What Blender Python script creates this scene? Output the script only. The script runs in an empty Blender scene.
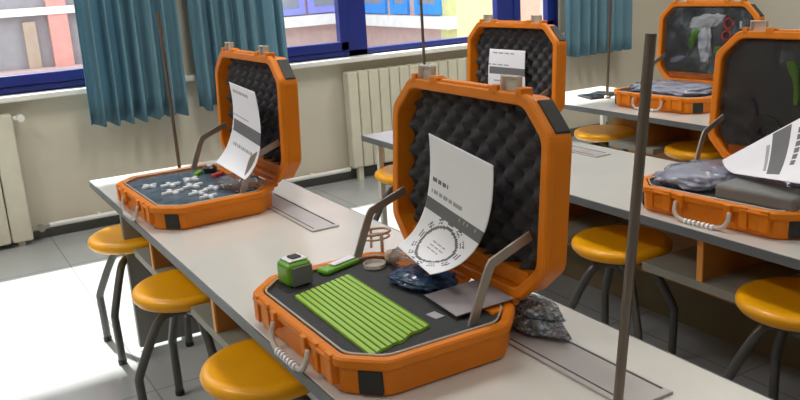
import bpy, bmesh, math, random
from mathutils import Vector, Matrix, noise
random.seed(7)
scene = bpy.context.scene
COL = scene.collection
PI = math.pi

# ------------------------------------------------------------------ materials
def new_mat(name):
    m = bpy.data.materials.new(name); m.use_nodes = True
    return m, m.node_tree.nodes, m.node_tree.links

def mat(name, col, rough=.5, metal=0., var=.06, scale=8., bump=0., bscale=60., spec=.5, coat=0.):
    """principled with a little procedural colour variation"""
    m, N, L = new_mat(name)
    b = N['Principled BSDF']
    b.inputs['Roughness'].default_value = rough
    b.inputs['Metallic'].default_value = metal
    b.inputs['Specular IOR Level'].default_value = spec
    b.inputs['Coat Weight'].default_value = coat
    tc = N.new('ShaderNodeTexCoord')
    nz = N.new('ShaderNodeTexNoise'); nz.inputs['Scale'].default_value = scale
    nz.inputs['Detail'].default_value = 3
    L.new(tc.outputs['Object'], nz.inputs['Vector'])
    cr = N.new('ShaderNodeValToRGB')
    cr.color_ramp.elements[0].position = .3; cr.color_ramp.elements[1].position = .7
    cr.color_ramp.elements[0].color = (*[c*(1-var) for c in col], 1)
    cr.color_ramp.elements[1].color = (*[min(1, c*(1+var)) for c in col], 1)
    L.new(nz.outputs['Fac'], cr.inputs['Fac'])
    L.new(cr.outputs['Color'], b.inputs['Base Color'])
    if bump:
        n2 = N.new('ShaderNodeTexNoise'); n2.inputs['Scale'].default_value = bscale
        L.new(tc.outputs['Object'], n2.inputs['Vector'])
        bp = N.new('ShaderNodeBump'); bp.inputs['Strength'].default_value = bump
        bp.inputs['Distance'].default_value = .01
        L.new(n2.outputs['Fac'], bp.inputs['Height']); L.new(bp.outputs['Normal'], b.inputs['Normal'])
    return m

def clear_mat(name, tint=(.9, .93, .97), gloss=.3, rough=.12, bump=.6, bscale=25., white=.12, diff=(.85, .87, .9, 1)):
    """thin clear plastic: transparent + gloss + a little milky diffuse"""
    m, N, L = new_mat(name)
    N.remove(N['Principled BSDF'])
    out = N['Material Output']
    tr = N.new('ShaderNodeBsdfTransparent'); tr.inputs['Color'].default_value = (*tint, 1)
    gl = N.new('ShaderNodeBsdfGlossy'); gl.inputs['Roughness'].default_value = rough
    df = N.new('ShaderNodeBsdfDiffuse'); df.inputs['Color'].default_value = diff
    m1 = N.new('ShaderNodeMixShader'); m1.inputs[0].default_value = white
    m2 = N.new('ShaderNodeMixShader')
    fr = N.new('ShaderNodeLayerWeight'); fr.inputs['Blend'].default_value = gloss
    L.new(tr.outputs[0], m1.inputs[1]); L.new(df.outputs[0], m1.inputs[2])
    L.new(m1.outputs[0], m2.inputs[1]); L.new(gl.outputs[0], m2.inputs[2])
    L.new(fr.outputs['Fresnel'], m2.inputs[0])
    if bump:
        tc = N.new('ShaderNodeTexCoord')
        nz = N.new('ShaderNodeTexNoise'); nz.inputs['Scale'].default_value = bscale; nz.inputs['Detail'].default_value = 4
        L.new(tc.outputs['Object'], nz.inputs['Vector'])
        bp = N.new('ShaderNodeBump'); bp.inputs['Strength'].default_value = bump; bp.inputs['Distance'].default_value = .02
        L.new(nz.outputs['Fac'], bp.inputs['Height'])
        for s in (gl, df): L.new(bp.outputs['Normal'], s.inputs['Normal'])
        L.new(bp.outputs['Normal'], fr.inputs['Normal'])
    L.new(m2.outputs[0], out.inputs['Surface'])
    return m

ORANGE = mat('orange_polymer', (.74, .205, .002), .48, bump=.15, bscale=200, spec=.35)
RUBBER = mat('black_rubber', (.022, .024, .022), .6)
FOAM = mat('black_foam', (.07, .07, .078), .85, spec=.3, bump=.4, bscale=300)
INSERT = mat('charcoal_foam_insert', (.028, .030, .033), .75, bump=.3, bscale=250)
BLUEGREY = mat('blue_grey_plastic', (.085, .115, .15), .25, var=.3, scale=14)
STEEL = mat('brushed_grey_metal', (.36, .325, .29), .38, metal=.5)
RODM = mat('brown_steel', (.19, .155, .13), .32, metal=.7)
LEGM = mat('dark_grey_metal', (.13, .13, .125), .4, metal=.5)
SEATM = mat('yellow_orange_plastic', (.95, .43, .004), .3, var=.03)
TOPM = mat('pale_laminate', (.63, .615, .58), .22, var=.03, scale=3, coat=.25)
EDGEM = mat('grey_edge_band', (.14, .155, .165), .5)
PLATEM = mat('lilac_grey_plate', (.47, .44, .44), .3)
SLOTM = mat('dark_slot', (.06, .055, .055), .6)
WOODM = mat('brown_plywood', (.36, .15, .03), .5, var=.2, scale=5)
PLYEDGE = mat('orange_ply_edge', (.78, .33, .06), .5, var=.1)
SHELFM = mat('olive_grey_board', (.27, .26, .22), .5)
PANELM = mat('grey_sheet_metal', (.27, .27, .255), .45, metal=.1)
PANELD = mat('dark_brown_panel', (.19, .145, .07), .6)
WHITEM = mat('white_enamel', (.78, .78, .74), .35)
PAPER = mat('white_paper', (.86, .86, .93), .8, var=.02)
INKG = mat('grey_print', (.16, .16, .175), .8)
INKM = mat('mid_grey_print', (.38, .38, .41), .8)
GREEN = mat('green_plastic', (.15, .40, .025), .35)
GREEN2 = mat('green_corrugated', (.33, .56, .05), .4)
WHITEP = mat('white_plastic', (.80, .82, .86), .3)
REDP = mat('red_plastic', (.55, .06, .05), .35)
BLACKP = mat('black_plastic', (.014, .014, .016), .35)
GREYB = mat('grey_foam_block', (.19, .195, .19), .7)
BEIGEP = mat('beige_plastic', (.55, .38, .27), .4)
BLUEBAG = mat('dark_blue_film', (.03, .07, .15), .2, var=.5, scale=18, bump=.8, bscale=30)
NAVY = mat('navy_window_frame', (.012, .026, .20), .3)
WALLM = mat('cream_wall_paint', (.60, .555, .45), .75, var=.02, scale=2)
WALLR = mat('warm_grey_wall_paint', (.55, .50, .41), .75, var=.02, scale=2)
CEILM = mat('white_ceiling_paint', (.75, .74, .70), .8)
BASEM = mat('dark_grey_skirting', (.10, .10, .09), .5)
SILLM = mat('white_sill', (.80, .79, .74), .4)
RADM = mat('cream_radiator_enamel', (.62, .59, .47), .4)
CLEAR = clear_mat('clear_film', white=.10)
CLEARB = clear_mat('bluish_film', tint=(.78, .82, .92), white=.42, bscale=14, diff=(.66, .71, .90, 1))
FROST = clear_mat('frosted_plastic', tint=(.92, .88, .82), white=.55, diff=(.88, .82, .74, 1), bump=0, rough=.2)
SMOKE = clear_mat('smoky_film', tint=(.8, .82, .85), white=.012, gloss=.26, bscale=7, rough=.1)
GLASSM = clear_mat('window_glass', tint=(.95, .97, .96), gloss=.03, rough=.01, bump=0, white=0.)

def floor_mat():
    m = mat('vinyl_floor', (.40, .415, .42), .16, var=.05, scale=1.5)
    N, L = m.node_tree.nodes, m.node_tree.links
    b = N['Principled BSDF']
    tc = N.new('ShaderNodeTexCoord'); br = N.new('ShaderNodeTexBrick')
    br.inputs['Scale'].default_value = 1.; br.offset = 0
    br.inputs['Brick Width'].default_value = .6; br.inputs['Row Height'].default_value = .6
    br.inputs['Mortar Size'].default_value = .004; br.inputs['Mortar'].default_value = (.27, .275, .28, 1)
    src = b.inputs['Base Color'].links[0].from_socket
    L.new(tc.outputs['Object'], br.inputs['Vector'])
    L.new(src, br.inputs['Color1']); L.new(src, br.inputs['Color2'])
    L.new(br.outputs['Color'], b.inputs['Base Color'])
    return m
FLOORM = floor_mat()

def curtain_mat():
    m, N, L = new_mat('teal_curtain_cloth')
    b = N['Principled BSDF']
    b.inputs['Roughness'].default_value = .9
    b.inputs['Specular IOR Level'].default_value = .15
    tc = N.new('ShaderNodeTexCoord'); wv = N.new('ShaderNodeTexNoise')
    wv.inputs['Scale'].default_value = 5
    L.new(tc.outputs['Object'], wv.inputs['Vector'])
    cr = N.new('ShaderNodeValToRGB')
    cr.color_ramp.elements[0].color = (.15, .29, .365, 1); cr.color_ramp.elements[1].color = (.19, .345, .425, 1)
    L.new(wv.outputs['Fac'], cr.inputs['Fac']); L.new(cr.outputs['Color'], b.inputs['Base Color'])
    t = N.new('ShaderNodeBsdfTranslucent'); t.inputs['Color'].default_value = (.10, .30, .40, 1)
    mx = N.new('ShaderNodeMixShader'); mx.inputs[0].default_value = .25
    L.new(b.outputs[0], mx.inputs[1]); L.new(t.outputs[0], mx.inputs[2])
    L.new(mx.outputs[0], N['Material Output'].inputs['Surface'])
    return m
CURTM = curtain_mat()

def speckle_mat():
    m, N, L = new_mat('mottled_bag_film')
    b = N['Principled BSDF']; b.inputs['Roughness'].default_value = .3
    tc = N.new('ShaderNodeTexCoord'); v = N.new('ShaderNodeTexVoronoi'); v.inputs['Scale'].default_value = 130
    L.new(tc.outputs['Object'], v.inputs['Vector'])
    cr = N.new('ShaderNodeValToRGB'); cr.color_ramp.interpolation = 'CONSTANT'
    e = cr.color_ramp.elements
    e[0].position = 0; e[0].color = (.12, .14, .17, 1); e[1].position = .3; e[1].color = (.30, .36, .41, 1)
    for p, c in ((.5, (.20, .27, .38, 1)), (.68, (.50, .53, .54, 1)), (.8, (.20, .23, .20, 1)), (.92, (.26, .18, .12, 1))):
        k = e.new(p); k.color = c
    sp = N.new('ShaderNodeSeparateColor')
    L.new(v.outputs['Color'], sp.inputs[0]); L.new(sp.outputs[0], cr.inputs['Fac'])
    L.new(cr.outputs['Color'], b.inputs['Base Color'])
    bp = N.new('ShaderNodeBump'); bp.inputs['Strength'].default_value = .7; bp.inputs['Distance'].default_value = .01
    L.new(v.outputs['Distance'], bp.inputs['Height']); L.new(bp.outputs['Normal'], b.inputs['Normal'])
    return m
SPECK = speckle_mat()

# ------------------------------------------------------------------ mesh helpers
def link(name, me, m=None, parent=None, smooth=False, bevel=0., seg=2):
    if isinstance(me, bmesh.types.BMesh):
        bm = me
        bmesh.ops.recalc_face_normals(bm, faces=bm.faces[:])
        me = bpy.data.meshes.new(name); bm.to_mesh(me); bm.free()
    o = bpy.data.objects.new(name, me); COL.objects.link(o)
    if m is not None:
        for x in (m if isinstance(m, (list, tuple)) else [m]): me.materials.append(x)
    if smooth:
        for p in me.polygons: p.use_smooth = True
    if bevel:
        b = o.modifiers.new('bevel', 'BEVEL'); b.width = bevel; b.segments = seg; b.limit_method = 'ANGLE'
        b.angle_limit = math.radians(40)
    if parent: o.parent = parent
    return o

def thing(name, label, cat, loc=(0, 0, 0), rz=0., group=None):
    o = bpy.data.objects.new(name, None); COL.objects.link(o)
    o.empty_display_size = .1
    o.location = loc; o.rotation_euler = (0, 0, rz)
    tag(o, label, cat, group)
    return o

def tag(o, label, cat, group=None):
    o['label'] = label; o['category'] = cat
    if group: o['group'] = group
    return o

def struct(o):
    o['kind'] = 'structure'; return o

def dup(o, parent=None):
    c = o.copy(); COL.objects.link(c)
    if parent: c.parent = parent
    for ch in list(o.children): dup(ch, c)
    return c

def box(bm, x0, x1, y0, y1, z0, z1):
    v = [bm.verts.new((x, y, z)) for x in (x0, x1) for y in (y0, y1) for z in (z0, z1)]
    for f in ((0, 1, 3, 2), (4, 6, 7, 5), (0, 4, 5, 1), (2, 3, 7, 6), (0, 2, 6, 4), (1, 5, 7, 3)):
        bm.faces.new([v[i] for i in f])

def boxes(*bs):
    bm = bmesh.new()
    for b in bs: box(bm, *b)
    return bm

def tube(bm, pts, r, n=10, closed=False, cap=True, flat=None):
    """sweep a circle (or an ellipse r x flat) along points"""
    pts = [Vector(p) for p in pts]
    rs = r if isinstance(r, (list, tuple)) else [r]*len(pts)
    loops = []; up = None
    for i, p in enumerate(pts):
        a = pts[i-1] if (i > 0 or closed) else p
        b = pts[(i+1) % len(pts)] if (i < len(pts)-1 or closed) else p
        d = (b-a).normalized()
        if up is None:
            up = Vector((0, 0, 1)) if abs(d.z) < .9 else Vector((1, 0, 0))
        s = d.cross(up).normalized(); up = s.cross(d).normalized()
        loops.append([bm.verts.new(p + (s*math.cos(t)*rs[i] + up*math.sin(t)*(flat or rs[i]))) for t in [2*PI*k/n for k in range(n)]])
    m = len(loops)
    for i in range(m if closed else m-1):
        A, B = loops[i], loops[(i+1) % m]
        for k in range(n): bm.faces.new((A[k], A[(k+1) % n], B[(k+1) % n], B[k]))
    if cap and not closed:
        bm.faces.new(loops[0][::-1]); bm.faces.new(loops[-1])

def smooth_path(pts, n=5):
    """Catmull-Rom through points"""
    P = [Vector(p) for p in pts]; P = [P[0]*2-P[1]] + P + [P[-1]*2-P[-2]]
    out = []
    for i in range(1, len(P)-2):
        for k in range(n):
            t = k/n; a, b, c, d = P[i-1], P[i], P[i+1], P[i+2]
            out.append(.5*((2*b)+(c-a)*t+(2*a-5*b+4*c-d)*t*t+(3*b-a-3*c+d)*t**3))
    out.append(P[-2]); return out

def lathe(bm, prof, n=40, c=(0, 0)):
    loops = []
    for r, z in prof:
        if r < 1e-6: loops.append([bm.verts.new((c[0], c[1], z))])
        else: loops.append([bm.verts.new((c[0]+r*math.cos(2*PI*k/n), c[1]+r*math.sin(2*PI*k/n), z)) for k in range(n)])
    for A, B in zip(loops, loops[1:]):
        for k in range(n):
            k2 = (k+1) % n
            if len(A) == 1 and len(B) == 1: continue
            if len(A) == 1: bm.faces.new((A[0], B[k2], B[k]))
            elif len(B) == 1: bm.faces.new((A[k], A[k2], B[0]))
            else: bm.faces.new((A[k], A[k2], B[k2], B[k]))

def octagon(L, W, c, off=0., r=.02, n=4):
    """rounded chamfered rectangle, L along y, W along x, CCW"""
    hx, hy = W/2-off, L/2-off; c = max(.01, c-off*.586)
    raw = [(-hx+c, -hy), (hx-c, -hy), (hx, -hy+c), (hx, hy-c), (hx-c, hy), (-hx+c, hy), (-hx, hy-c), (-hx, -hy+c)]
    out = []
    for i, p in enumerate(raw):
        p = Vector(p); a = Vector(raw[i-1]); b = Vector(raw[(i+1) % 8])
        p0 = p+(a-p).normalized()*r; p1 = p+(b-p).normalized()*r
        for k in range(n+1):
            t = k/n; q = p0*(1-t)**2 + p*2*t*(1-t) + p1*t*t
            out.append((q.x, q.y))
    return out

def loft(bm, loops, cap0=True, cap1=True):
    V = [[bm.verts.new(p) for p in lp] for lp in loops]
    n = len(V[0])
    for A, B in zip(V, V[1:]):
        for k in range(n): bm.faces.new((A[k], A[(k+1) % n], B[(k+1) % n], B[k]))
    if cap0: bm.faces.new(V[0][::-1])
    if cap1: bm.faces.new(V[-1])

# ------------------------------------------------------------------ the setting
YW = 5.50; XR = 6.33; XL = -3.2; YB = -4.6; ZC = 3.6
struct(link('floor', boxes((XL, XR, YB, YW+.25, -.1, 0)), FLOORM))
struct(link('ceiling', boxes((XL-.2, XR+.2, YB-.2, YW+.25, ZC, ZC+.15)), CEILM))
SZ, HZ = .90, 3.45           # sill and head of the window openings
W1 = (-1.6, 1.28); W2 = (1.93, 4.78)
struct(link('wall_window', boxes((XL, XR+.2, YW, YW+.25, 0, SZ), (XL, XR+.2, YW, YW+.25, HZ, ZC),
     (XL, W1[0], YW, YW+.25, SZ, HZ), (W1[1], W2[0], YW, YW+.25, SZ, HZ), (W2[1], XR+.2, YW, YW+.25, SZ, HZ)), WALLM))
struct(link('wall_right', boxes((XR, XR+.2, YB, YW, 0, ZC)), WALLR))
struct(link('wall_left', boxes((XL-.2, XL, YB-.2, YW+.25, 0, ZC)), WALLR))
struct(link('wall_back', boxes((XL, XR+.2, YB-.2, YB, 0, ZC)), WALLR))
struct(link('baseboard_window', boxes((XL, XR, YW-.02, YW, 0, .07)), BASEM, bevel=.004))
struct(link('baseboard_right', boxes((XR-.02, XR, YB, YW-.02, 0, .07)), BASEM, bevel=.004))
struct(link('trim_1', boxes((W1[0]-.05, W2[1]+.06, YW-.10, YW+.16, SZ-.035, SZ)), SILLM, bevel=.008))     # window sill

def window(name, x0, x1, mullions, sashes):
    y0, y1 = YW+.02, YW+.09
    zb = SZ+.045
    b = [(x0, x1, y0, y1, SZ, zb), (x0, x1, y0, y1, HZ-.06, HZ), (x0, x0+.06, y0, y1, SZ, HZ), (x1-.06, x1, y0, y1, SZ, HZ)]
    for a, c in mullions: b.append((a, c, y0, y1, SZ, HZ))
    w = struct(link(name, boxes(*b), NAVY, bevel=.006))
    for a, c in sashes:
        s = .065
        link('sash', boxes((a, c, y0-.015, y1-.02, zb, zb+s), (a, c, y0-.015, y1-.02, HZ-.06-s, HZ-.06),
             (a, a+s, y0-.015, y1-.02, zb, HZ-.06), (c-s, c, y0-.015, y1-.02, zb, HZ-.06)), NAVY, w, bevel=.006)
    link('pane', boxes((x0+.03, x1-.03, y0+.03, y0+.036, SZ+.02, HZ-.03)), GLASSM, w)
    return w
window('window_1', W1[0], W1[1], [(-.85, -.70)], [(-1.54, -.85), (-.70, 1.22)])
window('window_2', W2[0], W2[1], [(2.80, 2.96), (4.15, 4.31)], [(1.99, 2.80), (4.31, 4.72)])

# conduit in the room corner
struct(link('trim_2', boxes((XR-.075, XR-.02, YW-.03, YW, .07, ZC)), WHITEM, bevel=.004))

# ------------------------------------------------------------------ outside the windows
struct(link('courtyard_ground', boxes((-14, 20, YW+.25, 30, -.5, -.35)), mat('pale_paving', (.62, .58, .56), .8)))
LILAC = mat('lilac_grey_render', (.27, .245, .265), .8); PINK = mat('pink_render', (.48, .34, .32), .8)
PINK2 = mat('strong_pink_render', (.58, .27, .24), .8); YEL = mat('pale_yellow_render', (.60, .58, .28), .8)
SALM = mat('salmon_render', (.60, .32, .24), .8); WSILL = mat('white_stone_sill', (.70, .68, .66), .6)
VIOL = mat('violet_blue_frame', (.25, .26, .68), .5); CYAN = mat('bright_blue_frame', (.04, .26, .75), .5)
OGL = mat('grey_window_glass', (.25, .26, .30), .25); TANR = mat('tan_render', (.38, .28, .22), .8)
YA, XB, YC = 12.5, 6.5, 9.55
bld = thing('courtyard_building', 'pastel painted building with blue framed windows seen across the courtyard through the classroom windows', 'building', (XB, YA, -.35))
def bpart(name, m, *bs, parent=bld, bevel=0.):
    o = link(name, boxes(*bs), m, parent, bevel=bevel)
    if parent is bld: o.matrix_parent_inverse = Matrix.Translation(bld.location).inverted()
    return o
bpart('left_facade', LILAC, (-8, 3.6, YA, YA+.4, -.35, 6))
bpart('middle_facade', PINK, (3.6, XB+.4, YA, YA+.4, -.35, 6))
bpart('side_facade', PINK, (XB, XB+.4, YC+.4, YA, -.35, 6))
bpart('yellow_facade', YEL, (XB, 7.28, YC, YC+.4, -.35, 4.6))
bpart('salmon_facade', SALM, (7.28, 11.5, YC, YC+.4, -.35, 4.6))
bpart('pilaster', PINK2, (1.80, 2.05, YA-.10, YA, -.35, 6))
bpart('pilaster', TANR, (1.47, 1.63, YA-.08, YA, -.35, 1.10))
bpart('string_course', WSILL, (-8, 3.6, YA-.12, YA, 1.18, 1.28))
bpart('plinth', PINK, (-8, 3.6, YA-.3, YA, -.35, .48))
bpart('sill_band', WSILL, (3.6, XB-.16, YA-.16, YA, .72, .88))
bpart('sill_band', WSILL, (XB-.16, XB, YC, YA, .68, .84))
for x0, x1 in ((-3.2, -1.6), (-.9, .5), (2.3, 3.2)):
    f = bpart('window', VIOL, (x0, x1, YA-.05, YA, 1.35, 1.43), (x0, x1, YA-.05, YA, 2.9, 3.0), (x0, x0+.1, YA-.05, YA, 1.43, 2.9), (x1-.1, x1, YA-.05, YA, 1.43, 2.9))
    g = bpart('pane', OGL, (x0+.1, x1-.1, YA-.03, YA, 1.43, 2.9), parent=f)
for x0, x1 in ((3.75, 4.65), (4.7, 5.6), (5.65, 6.25)):
    f = bpart('window', VIOL, (x0, x1, YA-.05, YA, .9, 1.0), (x0, x1, YA-.05, YA, 2.8, 2.9), (x0, x0+.12, YA-.05, YA, 1., 2.8), (x1-.1, x1, YA-.05, YA, 1., 2.8))
    g = bpart('pane', OGL, (x0+.12, x1-.1, YA-.03, YA, 1.0, 2.8), parent=f)
for y0, y1 in ((9.9, 10.55), (10.75, 11.25), (11.4, 12.2)):
    f = bpart('window', CYAN, (XB-.05, XB, y0, y1, .86, 1.0), (XB-.05, XB, y0, y1, 2.8, 2.9), (XB-.05, XB, y0, y0+.1, 1., 2.8), (XB-.05, XB, y1-.1, y1, 1., 2.8))
    g = bpart('pane', OGL, (XB-.03, XB, y0+.1, y1-.1, 1.0, 2.8), parent=f)

# ------------------------------------------------------------------ radiators, pipe, curtains
def radiator(label, x0, n, pitch, y0, y1, z0, z1, group=None):
    t = thing('radiator', label, 'radiator', (x0, (y0+y1)/2, 0))
    d = (y1-y0)/2
    for k in range(n):
        a = x0+k*pitch - x0
        bm = boxes((a+.003, a+pitch-.003, -d, d, z0, z1))
        link('section', bm, RADM, t, bevel=.012, seg=3)
    link('header_pipe', boxes((0, n*pitch, -d+.03, d-.03, z1-.07, z1-.03), (0, n*pitch, -d+.03, d-.03, z0+.03, z0+.07)), RADM, t)
    for a in (.05, n*pitch-.09):
        link('foot', boxes((a, a+.04, -.02, .02, 0, z0)), RADM, t)
    return t
radiator('long cream ribbed radiator under the window behind the tables', 2.70, 18, .086, 5.37, 5.46, .10, .80)
r = radiator('cream radiator at the left edge of the picture with white valve', -.62, 9, .124, 5.36, 5.46, .03, .80)
v = bmesh.new(); tube(v, [(1.12, 0, .77), (1.17, 0, .77)], .012); tube(v, [(1.16, -.035, .77), (1.16, .02, .77)], .022)
link('valve', v, WHITEM, r, smooth=False)
v = bmesh.new(); tube(v, [(1.10, 0, .085), (1.22, 0, .085)], .013); tube(v, [(1.17, -.03, .085), (1.17, .03, .085)], .02)
link('return_valve', v, STEEL, r)
bm = bmesh.new(); tube(bm, [(.60, 5.44, .085), (2.70, 5.44, .085)], .016, 12)
for x in (.9, 1.6, 2.4): box(bm, x, x+.02, 5.44, YW, .075, .095)
tag(link('heating_pipe', bm, WHITEM, smooth=False), 'white heating pipe along the bottom of the wall between the radiators', 'pipe')

def curtain(label, xb0, xb1, xt0, xt1, zb, folds, seed, y=5.315, amp=.062):
    rnd = random.Random(seed)
    bm = bmesh.new(); nu, nv = folds*14, 22
    ph = [rnd.uniform(-.5, .5) for _ in range(folds+2)]; am = [rnd.uniform(.6, 1.25) for _ in range(folds+2)]
    rows = []
    for j in range(nv+1):
        v = j/nv; z = zb + (ZC-.005-zb)*v; row = []
        for i in range(nu+1):
            u = i/nu; x = (xb0+(xt0-xb0)*v)*(1-u) + (xb1+(xt1-xb1)*v)*u
            k = int(u*folds); f = u*folds-k
            a = amp*(am[k]*(1-f)+am[k+1]*f)*(1-.35*v)
            q = 2*PI*u*folds+(ph[k]*(1-f)+ph[k+1]*f)*2.2; s = .8*math.sin(q)+.3*math.sin(2*q+1+k)
            xx = x + .012*math.cos(2*PI*u*folds*1.0+seed)
            zz = z + (.012*math.sin(2*PI*u*folds+1)*am[k] if j == 0 else 0)
            row.append(bm.verts.new((xx, y + a*s, zz)))
        rows.append(row)
    for A, B in zip(rows, rows[1:]):
        for i in range(nu): bm.faces.new((A[i], A[i+1], B[i+1], B[i]))
    o = link('curtain', bm, CURTM, smooth=True)
    so = o.modifiers.new('solid', 'SOLIDIFY'); so.thickness = .004
    return tag(o, label, 'curtain', 'teal curtains at the windows')
curtain('teal curtain hanging left of the pier, in front of the left window', .925, 1.520, .955, 1.56, .675, 7, 3)
curtain('teal curtain behind the open lid of the far left orange case', 1.60, 2.235, 1.60, 2.20, .69, 7, 5)
curtain('teal curtain nearest the room corner, at the right end of the windows', 4.70, 5.385, 4.73, 5.42, .72, 7, 8)

# ------------------------------------------------------------------ tables
ZT = .66
def table(label, x0, w, y0, y1, bays, dividers, legs, plates, panel=None):
    t = thing('lab_table', label, 'table', (x0+w/2, (y0+y1)/2, 0), 0, 'rows of classroom benches')
    inv = Matrix.Translation(t.location).inverted()
    def add(name, bm, m, bevel=0., parent=t):
        o = link(name, bm, m, parent, bevel=bevel)
        if parent is t: o.matrix_parent_inverse = inv
        return o
    x1 = x0+w
    top = add('tabletop', boxes((x0+.002, x1-.002, y0+.002, y1-.002, ZT-.027, ZT)), TOPM, bevel=.002)
    e = .003
    add('edge_band', boxes((x0-e, x0+.002, y0-e, y1+e, ZT-.03, ZT-.0015), (x1-.002, x1+e, y0-e, y1+e, ZT-.03, ZT-.0015),
        (x0, x1, y0-e, y0+.002, ZT-.03, ZT-.0015), (x0, x1, y1-.002, y1+e, ZT-.03, ZT-.0015)), EDGEM, parent=top)
    add('back_panel', boxes((x0+w*.55, x0+w*.55+.018, y0+.3, y1-.42, .28, ZT-.03)), WOODM)
    if not panel:
        add('modesty_panel', boxes((x1-.06, x1-.042, y0+.1, y1-.12, 0, ZT-.03)), PANELD)
    for a, b in bays:
        add('shelf', boxes((x0+.03, x0+w*.55, a, b, .452, .482)), SHELFM, bevel=.002)
    for d in dividers:
        dv = add('divider', boxes((x0+.036, x0+w*.55, d, d+.02, .482, ZT-.03)), WOODM)
        add('divider_edge', boxes((x0+.030, x0+.036, d-.001, d+.021, .482, ZT-.03)), PLYEDGE, parent=dv)
    for lx, ly in legs:
        add('leg', boxes((lx-.014, lx+.014, ly-.014, ly+.014, 0, ZT-.03)), WHITEM, bevel=.003)
    if panel:
        for py in panel:
            p = add('end_panel', boxes((x0+.02, x1-.02, py, py+.03, .02, ZT-.03)), PANELM, bevel=.003)
            for px in (x0+.06, x1-.06):
                g = bmesh.new(); lathe(g, [(0, 0), (.018, 0), (.018, .02), (0, .02)], 12, (px, py+.015))
                add('glide', g, BLACKP, parent=p)
    for (a, b, c, d) in plates:
        p = add('cover_plate', boxes((a, b, c, d, ZT, ZT+.006)), PLATEM, bevel=.002)
        add('slot', boxes((b-.012, b-.006, c+.02, d-.01, ZT+.0055, ZT+.0066), (a+.012, a+.016, c+.02, d-.01, ZT+.0055, ZT+.0066)), SLOTM, parent=p)
    return t
table('nearest lab bench with pale top carrying two open orange cases', .62, .675, -.3, 3.85, [(2.90, 3.27), (2.16, 2.53)], [2.97, 2.27],
      [(1.24, -.22), (.68, -.22)], [(1.065, 1.165, 2.46, 3.02), (1.05, 1.165, 1.02, 1.60)], [3.38, .2])
table('middle lab bench with white leg and a big open orange case on its front edge', 2.0, .65, -.3, 3.86, [(1.55, 1.93), (2.3, 2.68), (3.05, 3.42)], [1.68, 2.48, 3.25],
      [(2.055, 3.78), (2.59, 3.78), (2.055, -.22), (2.59, -.22)], [(2.47, 2.56, 2.62, 3.1)])
table('rear right lab bench carrying a phone and the farthest open orange case', 3.33, .65, -.3, 4.17, [(3.13, 3.46), (2.4, 2.76)], [3.2, 2.5],
      [(3.385, 4.09), (3.92, 4.09), (3.385, -.22), (3.92, -.22)], [(3.80, 3.89, 2.6, 3.0)])

# ------------------------------------------------------------------ support rods on the benches
def rod(label, base, top, r=.0075):
    bm = bmesh.new(); b = Vector(base); tpt = Vector(top)
    lathe(bm, [(0, 0), (.022, 0), (.022, .008), (.012, .016), (0, .016)], 20)
    tube(bm, [(0, 0, .01), tpt-b], r, 14)
    o = link('support_rod', bm, RODM, smooth=False); o.location = b
    return tag(o, label, 'rod', 'metal rods standing on the benches')
rod('thick brown metal rod standing nearest the camera, leaning right at its top', (.921, .931, ZT), (.957, .90, 1.369), .0085)
rod('brown metal rod in front of the left teal curtain, beyond the far left case', (.945, 3.55, ZT), (.935, 3.53, 1.375))
rod('thin metal rod rising behind the front case lid, before the ribbed radiator', (2.33, 3.735, ZT), (2.325, 3.735, 1.52), .0075)
rod('thin metal rod in front of the right teal curtain beside the phone', (3.64, 3.765, ZT), (3.64, 3.73, 1.45), .0085)

# ------------------------------------------------------------------ stools
def make_stool():
    t = thing('stool', '', 'stool', (0, 0, 0), 0, 'yellow round lab stools')
    R = .178; bm = bmesh.new()
    lathe(bm, [(0, .452), (R-.045, .452), (R-.012, .458), (R-.002, .470), (R, .482), (R-.004, .492), (R-.014, .499), (R-.03, .5005), (R-.05, .496), (0, .493)], 48)
    link('seat', bm, SEATM, t, smooth=True)
    bm = bmesh.new(); lathe(bm, [(0, .375), (.014, .375), (.014, .40), (.03, .402), (.03, .435), (.05, .44), (.05, .453), (0, .453)], 20)
    link('hub', bm, LEGM, t)
    for k in range(4):
        a = PI/4 + k*PI/2; c, s = math.cos(a), math.sin(a)
        prof = [(.012, .402), (.06, .408), (.10, .396), (.135, .345), (.178, .262), (.200, .215), (.202, .19), (.199, .1), (.197, .012)]
        bm = bmesh.new(); tube(bm, smooth_path([(r*c, r*s, z) for r, z in prof], 4), .0155, 12)
        l = link('leg', bm, LEGM, t, smooth=True)
        bm = bmesh.new(); lathe(bm, [(0, 0), (.017, 0), (.018, .018), (0, .018)], 14, (.197*c, .197*s))
        link('foot_cap', bm, BLACKP, l)
    return t
st0 = make_stool()
for i, (x, y, rz, lab) in enumerate([
    (.69, 3.457, 0, 'yellow stool at the far end of the nearest bench, beside the far left case'),
    (.69, 2.714, .9, 'yellow stool second from the window along the nearest bench'),
    (.69, 1.973, -.1, 'yellow stool at the bottom left, beside the front green-filled case'),
    (2.12, 3.60, .3, 'mostly hidden yellow stool by the white leg of the middle bench'),
    (2.12, 2.115, .3, 'yellow stool under the middle bench crossed by the thick metal rod'),
    (2.12, 1.40, .1, 'yellow stool at the right edge of the picture, under the middle bench'),
    (3.51, 3.65, .2, 'yellow stool under the rear bench, below the phone'),
    (3.51, 2.95, 0, 'yellow stool under the rear bench just behind the big right case')]):
    s = st0 if i == 0 else dup(st0)
    s.location = (x, y, 0); s.rotation_euler = (0, 0, rz); s['label'] = lab

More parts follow.
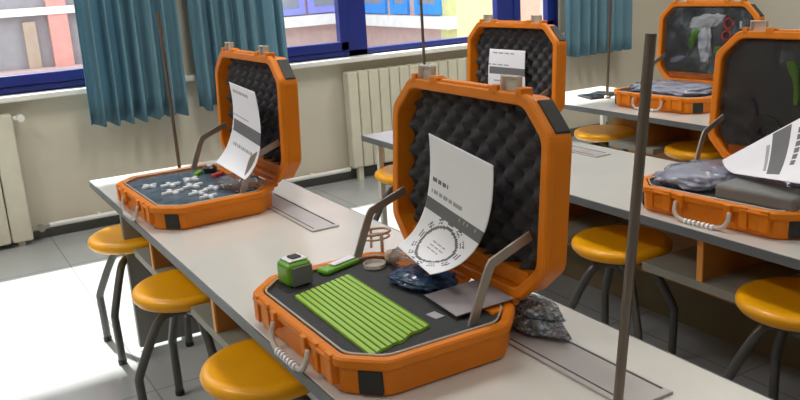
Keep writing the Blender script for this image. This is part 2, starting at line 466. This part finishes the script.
# ------------------------------------------------------------------ the orange cases
CL, CW, CC, HB, HL = .631, .467, .081, .08, .078
def oloop(off, z, r=.02): return [(x, y, z) for x, y in octagon(CL, CW, CC, off, r)]
def chamfer_patch(bm, sx, sy, off, z0, z1, frac=.36, th=.004, shift=0.):
    """block lying on the chamfer face of corner (sx,sy)"""
    a = Vector((sx*(CW/2-off), sy*(CL/2-off-CC+off*.586), 0)); b = Vector((sx*(CW/2-off-CC+off*.586), sy*(CL/2-off), 0))
    m = (a+b)/2 + (b-a)*shift; d = (b-a)*frac; n = Vector((sx, sy, 0)).normalized()
    q = [m-d-n*.01, m+d-n*.01, m+d+n*th, m-d+n*th]
    lo = [bm.verts.new((p.x, p.y, z0)) for p in q]; hi = [bm.verts.new((p.x, p.y, z1)) for p in q]
    bm.faces.new(lo); bm.faces.new(hi[::-1])
    for k in range(4): bm.faces.new((lo[k], hi[k], hi[(k+1) % 4], lo[(k+1) % 4]))

def make_case():
    t = thing('tool_case', '', 'case', (0, 0, 0), 0, 'open orange tool cases')
    # base tray
    bm = bmesh.new()
    loft(bm, [oloop(.020, 0), oloop(.013, .006), oloop(.010, .054), oloop(.004, .058), oloop(0, .063), oloop(0, .076), oloop(.004, .080),
              oloop(.020, .080), oloop(.024, .077), oloop(.030, .016)])
    base = link('base', bm, ORANGE, t)
    for sy in (-1, 1):
        bm = bmesh.new(); chamfer_patch(bm, -1, sy, .011, .006, .055, .25, shift=.12)
        link('corner_bumper', bm, RUBBER, base, bevel=.003)
    for sy in (-1, 1):
        y = sy*.170
        bm = boxes((-CW/2-.004, -CW/2+.02, y-.048, y-.020, .018, .081), (-CW/2-.004, -CW/2+.02, y+.020, y+.048, .018, .081),
                   (-CW/2+.002, -CW/2+.02, y-.020, y+.020, .018, .070), (-CW/2-.006, -CW/2+.01, y-.048, y+.048, .066, .074))
        link('catch_boss', bm, ORANGE, base, bevel=.003)
    for y in (-.085, .085):
        link('handle_lug', boxes((-CW/2-.008, -CW/2+.015, y-.012, y+.012, .040, .078)), ORANGE, base, bevel=.003)
    # carrying handle hanging down at the front
    bm = bmesh.new(); xf = -CW/2-.012
    tube(bm, smooth_path([(xf+.004, -.095, .062), (xf-.004, -.095, .035), (xf-.008, -.078, .014), (xf-.009, -.04, .008), (xf-.009, .04, .008), (xf-.008, .078, .014), (xf-.004, .095, .035), (xf+.004, .095, .062)], 5), .0075, 10, flat=.006)
    hd = link('carry_handle', bm, FROST, t, smooth=True)
    bm = bmesh.new()
    for k in range(7):
        y = -.048+k*.016
        tube(bm, [(xf-.009, y-.0035, .008), (xf-.009, y+.0035, .008)], .0095, 10)
    link('grip', bm, WHITEP, hd)
    # foam insert and clear rim
    bm = bmesh.new(); loft(bm, [oloop(.031, .017), oloop(.031, .071)])
    link('foam_insert', bm, INSERT, base)
    bm = bmesh.new(); tube(bm, [(x, y, .0785) for x, y in octagon(CL, CW, CC, .030, .02)], .0028, 6, closed=True)
    link('insert_rim', bm, FROST, base, smooth=True)
    link('hinge_ledge', boxes((CW/2-.068, CW/2-.026, -CL/2+.075, CL/2-.075, .030, .0775)), ORANGE, base, bevel=.004)
    # lid (origin on the hinge, drawn closed, then swung open)
    def lloop(off, z): return [(x-CW/2, y, z) for x, y in octagon(CL, CW, CC, off, .02)]
    bm = bmesh.new()
    loft(bm, [lloop(.016, HL), lloop(.009, HL-.006), lloop(.008, .026), lloop(.004, .022), lloop(0, .017), lloop(0, .004), lloop(.004, 0),
              lloop(.022, 0), lloop(.026, .003), lloop(.030, HL-.012)])
    lid = link('lid', bm, ORANGE, t); lid.location = (CW/2, 0, HB+.004); base.scale = (1, 1, 1.07)
    for sx, sy in ((-1, -1), (-1, 1)):
        bm = bmesh.new(); chamfer_patch(bm, sx, sy, .009, .030, HL-.006, .42)
        for v in bm.verts: v.co.x -= CW/2
        link('corner_bumper', bm, RUBBER, lid, bevel=.003)
    for sy in (-1, 1):
        y = sy*.168; xe = -CW
        for a in (y-.052, y+.032):
            link('latch_cheek', boxes((xe-.012, xe+.015, a, a+.020, 0, .034)), ORANGE, lid, bevel=.003)
        bm = boxes((xe-.032, xe+.010, y-.029, y+.029, .018, .023), (xe-.032, xe+.010, y-.029, y-.025, .006, .023), (xe-.032, xe+.010, y+.025, y+.029, .006, .023),
                   (xe-.035, xe-.030, y-.029, y+.029, .006, .023))
        link('latch', bm, FROST, lid, bevel=.002)
    link('hinge_ledge', boxes((-.064, -.028, -CL/2+.075, CL/2-.075, .020, HL-.010)), ORANGE, lid, bevel=.004)
    link('lid_ridge', boxes((-CW-.007, -CW+.01, -.095, .095, .004, .028)), ORANGE, lid, bevel=.004)
    link('lid_ridge', boxes((-CW-.009, -CW+.01, -.118, -.104, 0, .034)), ORANGE, lid, bevel=.003)
    link('lid_ridge', boxes((-CW-.009, -CW+.01, .104, .118, 0, .034)), ORANGE, lid, bevel=.003)
    # egg-crate foam in the lid
    off = .0305; hx, hy = CW/2-off, CL/2-off; ch = CC-off*.586
    nx, ny = 58, 78; P = .068; bm = bmesh.new(); rows = []
    for i in range(nx+1):
        x = -hx + (2*hx-.032)*i/nx
        ym = hy - max(0, abs(x)-(hx-ch)); row = []
        for j in range(ny+1):
            y = -ym + 2*ym*j/ny
            h = .019*math.cos(2*PI*x/P)*math.cos(2*PI*y/P)
            row.append(bm.verts.new((x-CW/2, y, .046 + h)))
        rows.append(row)
    for A, B in zip(rows, rows[1:]):
        for j in range(ny): bm.faces.new((A[j], A[j+1], B[j+1], B[j]))
    edge = [e for e in bm.edges if e.is_boundary]
    ret = bmesh.ops.extrude_edge_only(bm, edges=edge)
    for v in ret['geom']:
        if isinstance(v, bmesh.types.BMVert): v.co.z = HL-.011
    link('foam_liner', bm, FOAM, lid, smooth=True)
    # hinges and lid stays
    for y in (-.19, 0, .19):
        bm = bmesh.new(); tube(bm, [(CW/2+.004, y-.04, HB), (CW/2+.004, y+.04, HB)], .010, 12)
        link('hinge', bm, ORANGE, t)
    for sy in (-1, 1):
        y = sy*.268; bm = bmesh.new()
        path = smooth_path([(.083, y, .060), (.112, y, .132), (.140, y, .196), (.158, y, .208), (.205, y, .226), (.252, y, .243)], 3)
        W, T = .011, .003
        loops = []
        for i, p in enumerate(path):
            d = (path[min(i+1, len(path)-1)]-path[max(i-1, 0)]).normalized(); n = Vector((-d.z, 0, d.x))
            loops.append([p+n*W+Vector((0, T, 0)), p-n*W+Vector((0, T, 0)), p-n*W-Vector((0, T, 0)), p+n*W-Vector((0, T, 0))])
        loft(bm, loops)
        link('lid_stay', bm, STEEL, t, bevel=.001)
    return t
case0 = make_case()
def kids(o, n): return [c for c in o.children if c.name.split('.')[0] == n]
CASES = {}
for i, (k, x, y, rz, ang, lab) in enumerate([
    ('front', .863, 1.653, 0, 94.0, 'open orange case nearest the camera, holding the ridged green sheet'),
    ('left', .868, 3.092, .028, 92.3, 'open orange case at the far left end of the nearest bench'),
    ('middle', 2.272, 3.258, .058, 92.8, 'open orange case half hidden behind the lid of the front case'),
    ('right', 2.285, 1.722, .088, 95.5, 'open orange case cut by the right edge, its white handle facing the camera'),
    ('rear', 3.704, 3.294, .082, 93.8, 'open orange case farthest to the back right, with red rings in its lid')]):
    c = case0 if i == 0 else dup(case0)
    c.location = (x, y, ZT); c.rotation_euler = (0, 0, rz); c['label'] = lab
    kids(c, 'lid')[0].rotation_euler = (0, math.radians(ang), 0)
    kids(c, 'lid')[0].scale = (1, 1.03, 1)
    CASES[k] = c
fb = kids(CASES['front'], 'base')[0]; fb.location = (-.006, -.022, 0); fb.scale = (.97, .978, 1.07)
kids(CASES['front'], 'carry_handle')[0].location = (.002, -.04, 0)
# blue grey moulded insert in the left case
for k, m in (('left', BLUEGREY),):
    fi = kids(kids(CASES[k], 'base')[0], 'foam_insert')[0]
    fi.data = fi.data.copy(); fi.data.materials[0] = m; fi.name = 'moulded_insert'
# smoky film pockets over the lids of the two right hand cases
def film_me():
    bm = bmesh.new(); lp = []
    n = 40
    off = .034; hx, hy = CW/2-off, CL/2-off; ch = CC-off*.586; rows = []
    for i in range(n+1):
        x = -hx+2*hx*i/n; ym = hy-max(0, abs(x)-(hx-ch)); row = []
        for j in range(n+1):
            y = -ym+2*ym*j/n
            row.append(bm.verts.new((x-CW/2, y, .010 + .009*noise.noise(Vector((x*9, y*9, 3))) + .004*noise.noise(Vector((x*26, y*22, 8))))))
        rows.append(row)
    for A, B in zip(rows, rows[1:]):
        for j in range(n): bm.faces.new((A[j], A[j+1], B[j+1], B[j]))
    me = bpy.data.meshes.new('film'); bm.to_mesh(me); bm.free(); me.materials.append(SMOKE)
    for p in me.polygons: p.use_smooth = True
    return me
FME = film_me()
def flat_lining():
    off = .0305
    bm = bmesh.new()
    loft(bm, [[(x-CW/2, y, z) for x, y in octagon(CL, CW, CC, off, .02)] for z in (.036, HL-.013)])
    me = bpy.data.meshes.new('lining'); bm.to_mesh(me); bm.free(); me.materials.append(mat('slate_lining', (.05, .052, .056), .5)); return me
LINE = flat_lining()
for k in ('right', 'rear'):
    lid = kids(CASES[k], 'lid')[0]
    fl = kids(lid, 'foam_liner')[0]; fl.data = LINE; fl.name = 'lid_lining'
    f = bpy.data.objects.new('lid_film', FME); COL.objects.link(f); f.parent = lid

# ------------------------------------------------------------------ contents
def case_pt(k, x, y, z):
    c = CASES[k]; a = c.rotation_euler.z
    return Vector((c.location.x + x*math.cos(a)-y*math.sin(a), c.location.y + x*math.sin(a)+y*math.cos(a), ZT+z))
def lid_pt(k, x, y, z):
    """closed-lid coords (x from hinge, negative to the front)"""
    A = kids(CASES[k], 'lid')[0].rotation_euler.y
    return case_pt(k, CW/2 + x*math.cos(A)+z*math.sin(A), y, HB - x*math.sin(A)+z*math.cos(A))

def place(o, pt, rz=0., rx=0., ry=0.):
    o.location = pt; o.rotation_euler = (rx, ry, rz); return o

def sheet(name, label, TL, TR, BR, BL, cL, cR, marks, nu=52, nv=72, group=None):
    """a bent printed page; marks(u,v) -> material index"""
    TL, TR, BR, BL, cL, cR = map(Vector, (TL, TR, BR, BL, cL, cR))
    bm = bmesh.new(); org = (TL+TR+BR+BL)/4; rows = []
    for j in range(nv+1):
        v = j/nv
        a = TL*(1-v)**2+cL*2*v*(1-v)+BL*v*v; b = TR*(1-v)**2+cR*2*v*(1-v)+BR*v*v
        rows.append([bm.verts.new(a.lerp(b, i/nu)-org) for i in range(nu+1)])
    for j in range(nv):
        for i in range(nu):
            f = bm.faces.new((rows[j][i], rows[j+1][i], rows[j+1][i+1], rows[j][i+1]))
            f.material_index = marks((i+.5)/nu, (j+.5)/nv); f.smooth = True
    me = bpy.data.meshes.new(name); bm.to_mesh(me); bm.free()
    o = link(name, me, [PAPER, INKG, INKM]); o.location = org
    so = o.modifiers.new('solid', 'SOLIDIFY'); so.thickness = .0012
    return tag(o, label, 'booklet', group)

def marks_page(u, v):
    if .05 < v < .062 and .06 < u < .40 and int(u*90) % 4: return 2
    if .245 < v < .275 and .05 < u < .32 and int(u*70) % 5: return 1
    if .33 < v < .36 and .05 < u < .6 and int(u*70) % 6: return 2
    if .40 < v < .50:
        return 2 if (u > .58 and .42 < v < .445 and u < .95 and int(u*60) % 4 == 0) else 1
    # dotted oval
    du, dv = (u-.52)/.29, (v-.745)/.20
    r = math.hypot(du, dv); a = math.atan2(dv, du)
    if .93 < r < 1.07: return 1
    if 1.15 < r < 1.42 and int((a+PI)*4.2) % 2 == 0 and int(r*14) % 2 == 0: return 1
    if r < .5 and int(v*72) % 3 == 0 and int(u*52) % 5 and abs(dv) < .35: return 2
    return 0
def marks_plain(u, v):
    if .06 < v < .085 and .1 < u < .7 and int(u*60) % 5: return 2
    if .36 < v < .50: return 1 if u > .03 else 0
    if .30 < v < .325 and u < .6 and int(u*60) % 5: return 2
    if .62 < v < .66 and .15 < u < .8 and int(u*60) % 4: return 2
    return 0
def marks_band(u, v):
    if .0 < v < .02: return 0
    if .46 < u < .64 and v < .88: return 1
    if .42 < u < .45 and .2 < v < .8: return 2
    if .70 < u < .75 and .1 < v < .7 and int(v*40) % 4: return 1
    if .79 < u < .82 and .1 < v < .6 and int(v*44) % 5: return 2
    if .86 < u < .90 and .1 < v < .6 and int(v*40) % 4: return 1
    return 0
GB = 'printed booklets leaning in the cases'
sheet('booklet', 'printed booklet with grey bar and dotted oval, leaning in the front case', (1.062, 1.70, 1.097), (1.062, 1.443, 1.060), (.950, 1.544, .806), (1.0, 1.782, .803),
      (1.075, 1.70, .87), (1.075, 1.46, .82), marks_page, group=GB)
sheet('booklet', 'white booklet bent out of the lid of the far left case', (1.066, 3.135, 1.105), (1.064, 2.865, 1.090), (.97, 2.80, .795), (.965, 3.10, .81),
      (1.075, 3.08, .90), (1.075, 2.80, .86), marks_plain, group=GB)
a = [lid_pt('middle', x, y, .012) for x, y in ((-.34, .155), (-.34, -.105), (-.10, -.12), (-.10, .16))]
sheet('booklet', 'white sheet with a grey band against the foam of the half hidden case', a[0], a[1], a[2], a[3], (a[0]+a[3])/2+Vector((-.015, 0, 0)), (a[1]+a[2])/2+Vector((-.015, 0, 0)), marks_plain, 30, 34, group=GB)
sheet('booklet', 'large white booklet lying tilted across the case at the right edge', (2.30, 1.838, .806), (2.46, 1.555, 1.02), (2.14, 1.43, .828), (2.20, 1.71, .800),
      (2.245, 1.785, .790), (2.30, 1.46, .89), lambda u, v: marks_band(u, v), 60, 50, group=GB)

# --- front case
def ridged(L, W, n, m, seed):
    bm = bmesh.new(); rnd = random.Random(seed); rows = []
    nu = n*6
    for i in range(nu+1):
        u = i/nu; x = -W/2+W*u; f = (u*n) % 1
        z = .004 if f < .70 else .0
        jag = .012*noise.noise(Vector((u*5, 0, seed)))
        sh = .055*(u-.5)
        rows.append([bm.verts.new((x, -L/2+jag+sh, z)), bm.verts.new((x, L/2+sh, z))])
    bot = [[bm.verts.new((v.co.x, v.co.y, -.003)) for v in r] for r in rows]
    for A, B in zip(rows, rows[1:]):
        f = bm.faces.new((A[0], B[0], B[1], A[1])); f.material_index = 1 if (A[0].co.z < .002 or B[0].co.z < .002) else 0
    for A, B in zip(bot, bot[1:]): bm.faces.new((A[0], A[1], B[1], B[0]))
    for k in (0, 1):
        for i in range(nu):
            bm.faces.new((rows[i][k], rows[i+1][k], bot[i+1][k], bot[i][k]))
    for i in (0, nu): bm.faces.new((rows[i][0], rows[i][1], bot[i][1], bot[i][0]))
    return bm
zi = ZT+.0762
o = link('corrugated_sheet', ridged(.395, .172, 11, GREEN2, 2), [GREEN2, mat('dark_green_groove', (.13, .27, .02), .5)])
place(o, (.790, 1.602, zi+.003), -.02); tag(o, 'ridged bright green plastic sheet lying in the front case', 'sheet')
# tape measure like green block
tm = thing('measuring_tape', 'chunky green and grey tape measure at the left corner of the front case', 'tape measure', (.752, 1.872, zi), .12)
tm.scale = (1.15, 1.15, 1.05)
bm = boxes((-.030, .030, -.030, .030, 0, .060)); link('body', bm, GREEN, tm, bevel=.012, seg=3)
link('side_plate', boxes((-.024, .026, -.034, -.029, .004, .050)), INKG, tm, bevel=.002)
link('top_label', boxes((-.022, .024, -.022, .022, .060, .064)), WHITEP, tm, bevel=.004)
link('brake_button', boxes((-.010, .014, -.012, .012, .064, .068)), BLACKP, tm, bevel=.003)
bm = boxes((-.05, .05, -.014, .014, 0, .012)); o = link('folding_knife', bm, GREEN, bevel=.005)
place(o, (.885, 1.895, zi), .3); o.scale = (1.2, 1.5, 1.2); tag(o, 'flat green plastic tool behind the tape measure in the front case', 'tool')
link('blade_cover', boxes((-.02, .045, -.008, .008, .012, .016)), WHITEP, o, bevel=.002)
# small dishes
def dish(name, label, r, h, pt, m, cat):
    bm = bmesh.new(); lathe(bm, [(0, 0), (r*.9, 0), (r, .002), (r, h), (r-.003, h), (r-.004, .003), (0, .003)], 28)
    return tag(place(link(name, bm, m, smooth=False), pt), label, cat)
dish('clear_dish', 'shallow clear plastic dish in the middle of the front case', .030, .012, (.965, 1.843, zi), FROST, 'dish')
bm = bmesh.new(); ring = [(.040*math.cos(t), .030*math.sin(t), .055) for t in [2*PI*k/28 for k in range(28)]]
tube(bm, ring, .004, 8, closed=True); tube(bm, [(.0, -.030, .055), (-.002, -.034, .0)], .005, 8)
tube(bm, [(.0, .030, .055), (0, .034, .0)], .004, 8)
ring2 = [(.038*math.cos(t), .028*math.sin(t), .040) for t in [2*PI*k/28 for k in range(28)]]; tube(bm, ring2, .003, 8, closed=True)
tag(place(link('wire_ring_stand', bm, BEIGEP, smooth=True), (1.035, 1.955, zi), .0), 'pinkish ring on thin legs in front of the booklet in the front case', 'ring stand')
bm = bmesh.new(); lathe(bm, [(0, 0), (.018, .002), (.021, .014), (.019, .028), (.010, .034), (0, .034)], 20)
tag(place(link('bobbin', bm, BEIGEP, smooth=True), (1.02, 1.845, zi)), 'small beige bobbin beside the clear dish in the front case', 'bobbin')
bm = bmesh.new(); lathe(bm, [(0, 0), (.008, .001), (.012, .009), (.009, .018), (0, .020)], 16)
tag(place(link('bead', bm, WHITEP, smooth=True), (.96, 1.725, zi)), 'white bead near the ridged green sheet in the front case', 'bead')
def crumple(name, label, dims, pt, m, seed, rz=0., cat='bag', amp=.25, freq=3., n=3, group=None):
    bm = bmesh.new(); bmesh.ops.create_icosphere(bm, subdivisions=n+1, radius=1)
    for v in bm.verts:
        d = v.co.normalized(); k = 1+amp*noise.noise(d*freq+Vector((seed, 0, 0)))+amp*.5*noise.noise(d*freq*2.7+Vector((0, seed, 0)))
        p = d*k
        p.x = math.copysign(abs(p.x)**.75, p.x); p.y = math.copysign(abs(p.y)**.75, p.y)
        v.co = Vector((p.x*dims[0]/2, p.y*dims[1]/2, max(0, (p.z+.75)*dims[2]/1.8)))
    return tag(place(link(name, bm, m, smooth=True), pt, rz), label, cat, group)
crumple('parts_bag', 'dark blue film bag of small parts below the booklet in the front case', (.13, .17, .035), (1.0, 1.66, zi), BLUEBAG, 4, .2)
crumple('clear_bag', 'crumpled clear bag under the booklet edge in the front case', (.09, .10, .05), (1.045, 1.80, zi), CLEAR, 9, .2)
o = link('printed_card', boxes((-.075, .075, -.075, .075, 0, .003)), mat('lilac_grey_card', (.33, .30, .32), .45), bevel=.001)
place(o, (1.018, 1.492, zi+.012), -.08, .0, -.05); tag(o, 'greyish lilac flat card at the right corner of the front case', 'card')
o = link('label_tag', boxes((-.012, .012, -.018, .018, 0, .002)), INKM); place(o, (.915, 1.475, zi), .1)
tag(o, 'tiny grey tag beside the end of the ridged green sheet', 'tag')
# bag on the bench right of the front case
bg = thing('bits_bag', 'mottled blue-grey plastic bag of bits on the bench behind the front case', 'bag', (1.145, 1.405, ZT+.0), 0)
def lobe(dims, off, seed):
    bm = bmesh.new(); bmesh.ops.create_icosphere(bm, subdivisions=4, radius=1)
    for v in bm.verts:
        d = v.co.normalized(); k = 1+.16*noise.noise(d*2.6+Vector((seed, 0, 0)))+.07*noise.noise(d*7+Vector((0, seed, 0)))
        p = d*k
        taper = 1 if p.y > -.2 else max(.12, 1+(p.y+.2)*.95)
        v.co = Vector((p.x*dims[0]/2*taper+off[0], p.y*dims[1]/2+off[1], max(.001, p.z*dims[2]/2*taper+off[2])))
    return bm
link('lower_lobe', lobe((.10, .24, .045), (0, 0, .022), 3), SPECK, bg, smooth=True)
link('upper_lobe', lobe((.085, .19, .045), (.012, .012, .050), 6), SPECK, bg, smooth=True)

# --- left case
for i, (x, y, rz, s) in enumerate([(-.10, -.06, .2, 1.), (-.03, -.14, .25, .9), (-.07, .06, .1, .9), (-.01, -.02, .3, 1.), (.04, -.11, .1, .9), (-.14, .10, .5, .8), (.02, .09, .7, .9), (-.02, -.22, .2, .8)]):  # white crosses stand in for highlights on the wrapped pieces
    bm = boxes((-.042, .042, -.008, .008, 0, .010), (-.008, .008, -.036, .036, 0, .010))
    o = link('highlight_cross', bm, WHITEP, bevel=.002); o.scale = (s, s, 1)
    place(o, case_pt('left', x, y, .0765), rz)
    tag(o, 'white cross piece standing in for highlights in the tray of the far left case', 'cross piece', 'white cross pieces in the left case')
bm = boxes((-.032, .032, -.009, .009, 0, .014)); o = link('green_clip', bm, GREEN, bevel=.004)
place(o, case_pt('left', .075, .165, .0765), .9); tag(o, 'small green plastic clip near the back of the far left case', 'clip')
bm = bmesh.new(); lathe(bm, [(0, 0), (.026, 0), (.028, .02), (.02, .026), (.018, .018), (0, .018)], 20)
o = link('round_knob', bm, BLACKP, smooth=False); place(o, case_pt('left', .13, .175, .0765)); tag(o, 'black round knob with white cap by the booklet in the far left case', 'knob')
bm = bmesh.new(); lathe(bm, [(0, .018), (.012, .018), (.012, .030), (0, .030)], 16); link('cap', bm, WHITEP, o)
bm = boxes((-.03, .03, -.012, .012, 0, .012)); o = link('red_block', bm, REDP, bevel=.003)
place(o, case_pt('left', .13, .09, .0765), .6); tag(o, 'small dull red block near the booklet in the far left case', 'block')
crumple('clear_bag', 'crumpled clear bag by the right stay of the far left case', (.14, .16, .05), case_pt('left', .12, -.16, .0765), CLEAR, 12, .2)

# --- middle case: only its top shows
crumple('parts_bag', 'crumpled film bag in the tray of the half hidden case', (.26, .4, .05), case_pt('middle', 0, 0, .0765), CLEARB, 21)

# --- right case
crumple('clear_bag', 'shiny bluish clear bag at the left end of the case by the right edge', (.30, .24, .055), case_pt('right', -.03, .15, .0765), CLEARB, 23, .1, amp=.3, freq=4)
crumple('clear_bag', 'crumpled clear bag behind the grey block in the case by the right edge', (.18, .24, .07), case_pt('right', .07, -.02, .0765), CLEARB, 29, .1, amp=.3, freq=4)
o = link('foam_block', boxes((-.06, .06, -.13, .13, 0, .05)), GREYB, bevel=.012, seg=3)
place(o, case_pt('right', -.13, -.135, .0765), .10); tag(o, 'grey soft block at the front of the case by the right edge', 'block')
def lid_item(k, o, x, y, z, spin=0.):
    A = kids(CASES[k], 'lid')[0].rotation_euler.y
    o.location = lid_pt(k, x, y, z)
    o.rotation_euler = (Matrix.Rotation(CASES[k].rotation_euler.z, 3, 'Z') @ Matrix.Rotation(A, 3, 'Y') @ Matrix.Rotation(PI, 3, 'X') @ Matrix.Rotation(spin, 3, 'Z')).to_euler()
    return o
def stick(L, W, T, lump=.3):
    bm = bmesh.new()
    loops = []
    for i in range(9):
        t = i/8; w = W*(1-.5*t)*(1+lump*math.sin(t*9)); x = -L/2+L*t; b = .01*math.sin(t*3)
        loops.append([(x, -w/2+b, 0), (x, w/2+b, 0), (x, w/2*.7+b, T), (x, -w/2*.7+b, T)])
    loft(bm, loops); return bm
o = link('green_pincer', stick(.15, .035, .012), GREEN, bevel=.003); lid_item('right', o, -.30, .035, .034, .25)
tag(o, 'long green plastic pincer behind the film in the right case lid', 'pincer')
o = link('grey_bar', stick(.17, .03, .012, .1), FROST, bevel=.003); lid_item('right', o, -.30, -.005, .034, .15)
tag(o, 'pale grey plastic bar behind the film in the right case lid', 'bar')
bm = bmesh.new(); lathe(bm, [(0, 0), (.015, 0), (.018, .006), (.055, .006), (.062, .012), (.062, .02), (.02, .022), (.014, .014), (0, .014)], 28)
o = link('black_wheel', bm, BLACKP, smooth=False); lid_item('right', o, -.125, .115, .034); tag(o, 'black wheel low in the lid of the right case', 'wheel')
o = link('blue_tube', stick(.10, .02, .012, .1), BLUEBAG, bevel=.003); lid_item('right', o, -.19, .17, .034, .3)
tag(o, 'dark blue tube at the left side of the right case lid', 'tube')
# --- rear case
crumple('clear_bag', 'lavender tinted clear bag lying in the tray of the rear case', (.34, .50, .05), case_pt('rear', -.01, .0, .0765), CLEARB, 31, amp=.3, freq=4)
def lump_part(name, label, k, x, y, dims, m, seed, spin, cat):
    bm = bmesh.new(); bmesh.ops.create_icosphere(bm, subdivisions=4, radius=1)
    for v in bm.verts:
        d = v.co.normalized(); q = 1+.35*noise.noise(d*2.5+Vector((seed, 0, 0)))+.15*noise.noise(d*6+Vector((0, seed, 0)))
        v.co = Vector((d.x*q*dims[0]/2, d.y*q*dims[1]/2, max(-.004, d.z*q*dims[2])))
    o = link(name, bm, m, smooth=True); lid_item(k, o, x, y, .034, spin); return tag(o, label, cat)
lump_part('shiny_film', 'crumpled film with its shine coloured white at the top of the rear case lid', 'rear', -.36, .02, (.08, .22, .016), WHITEP, 41, .2, 'film')  # specular shine of the crumpled film is put into its white colour
lump_part('shiny_film', 'narrow crumpled strip with its shine coloured white down the middle of the rear case lid', 'rear', -.24, .02, (.22, .085, .018), WHITEP, 45, .1, 'film')
lump_part('green_part', 'tall green plastic part left of the white strip in the rear case lid', 'rear', -.27, .10, (.14, .045, .014), GREEN, 47, -.2, 'part')
lump_part('green_part', 'small green plastic part right of the white strip in the rear case lid', 'rear', -.20, -.075, (.05, .05, .014), GREEN, 49, .2, 'part')
lump_part('shiny_film', 'pale strip of film low at the left of the rear case lid', 'rear', -.14, .20, (.035, .10, .012), CLEARB, 52, .3, 'film')
for i, (x, y, l) in enumerate([(-.350, -.128, 'upper of two dark red rings in the rear case lid'), (-.285, -.120, 'lower of two dark red rings in the rear case lid')]):
    bm = bmesh.new(); tube(bm, [(.027*math.cos(t), .027*math.sin(t), .006) for t in [2*PI*k/24 for k in range(24)]], .008, 8, closed=True)
    o = link('red_ring', bm, REDP, smooth=True); lid_item('rear', o, x, y, .034); tag(o, l, 'ring', 'red rings in the rear lid')
for i, (x, y, l) in enumerate([(-.345, -.205, 'upper white peg right of the red rings in the rear case lid'), (-.275, -.205, 'lower white peg right of the red rings in the rear case lid')]):
    o = link('white_peg', boxes((-.022, .022, -.008, .008, 0, .012)), WHITEP, bevel=.003); lid_item('rear', o, x, y, .034, .1)
    tag(o, l, 'peg', 'white pegs in the rear lid')

# --- phone on the rear bench
ph = thing('phone', 'black phone with its cover lying on the rear bench behind the stool', 'phone', (3.60, 3.86, ZT), -.25)
link('body', boxes((-.05, .05, -.085, .085, 0, .012)), BLACKP, ph, bevel=.006)
link('screen', boxes((-.044, .044, -.072, .072, .012, .0128)), mat('dark_glass', (.02, .022, .026), .1), ph)
o = link('wallet', boxes((-.05, .05, -.07, .07, 0, .016)), BLACKP, bevel=.006); place(o, (3.715, 3.87, ZT), .3)
tag(o, 'black wallet beside the phone on the rear bench', 'wallet')

# ------------------------------------------------------------------ light
w = bpy.data.worlds.new('sky'); scene.world = w; w.use_nodes = True
bgn = w.node_tree.nodes['Background']
bgn.inputs['Color'].default_value = (.86, .93, 1., 1); bgn.inputs['Strength'].default_value = 2.6
s = bpy.data.lights.new('sun', 'SUN'); s.energy = 8.5; s.angle = math.radians(1.5); s.color = (1, .97, .92)
so = bpy.data.objects.new('sun', s); COL.objects.link(so)
so.rotation_euler = Vector((.05, -math.cos(math.radians(54)), -math.sin(math.radians(54)))).to_track_quat('-Z', 'Y').to_euler()
for x in (-1.4, 1.6, 4.6):  # unseen fill lights added under the ceiling to brighten the room
    for y in (-2.4, .6, 3.2):
        l = bpy.data.lights.new('ceiling_fill', 'AREA'); l.shape = 'RECTANGLE'; l.size = .5; l.size_y = 1.3
        l.energy = 34 if y > 3 else 8; l.color = (1, .97, .92)
        lo = bpy.data.objects.new('ceiling_fill', l); COL.objects.link(lo); lo.location = (x, y, ZC-.03)

# ------------------------------------------------------------------ camera
cam = bpy.data.cameras.new('camera'); cam.sensor_width = 36; cam.lens = 841.22/800*36; cam.clip_start = .05
co = bpy.data.objects.new('camera', cam); COL.objects.link(co); scene.camera = co
R = Vector((.85893403, -.50883663, -.05759874)); U = Vector((.18205279, .19829299, .96308705)); F = Vector((.47863254, .83771426, -.26295573))
co.matrix_world = Matrix(((R.x, U.x, -F.x, 0), (R.y, U.y, -F.y, 0), (R.z, U.z, -F.z, 1.48), (0, 0, 0, 1)))

scene.view_settings.view_transform = 'Standard'; scene.view_settings.look = 'None'
scene.view_settings.gamma = 1; scene.view_settings.use_curve_mapping = False
scene.view_settings.exposure = .4
scene.cycles.use_denoising = True
scene.cycles.max_bounces = 10; scene.cycles.transparent_max_bounces = 16; scene.cycles.diffuse_bounces = 6
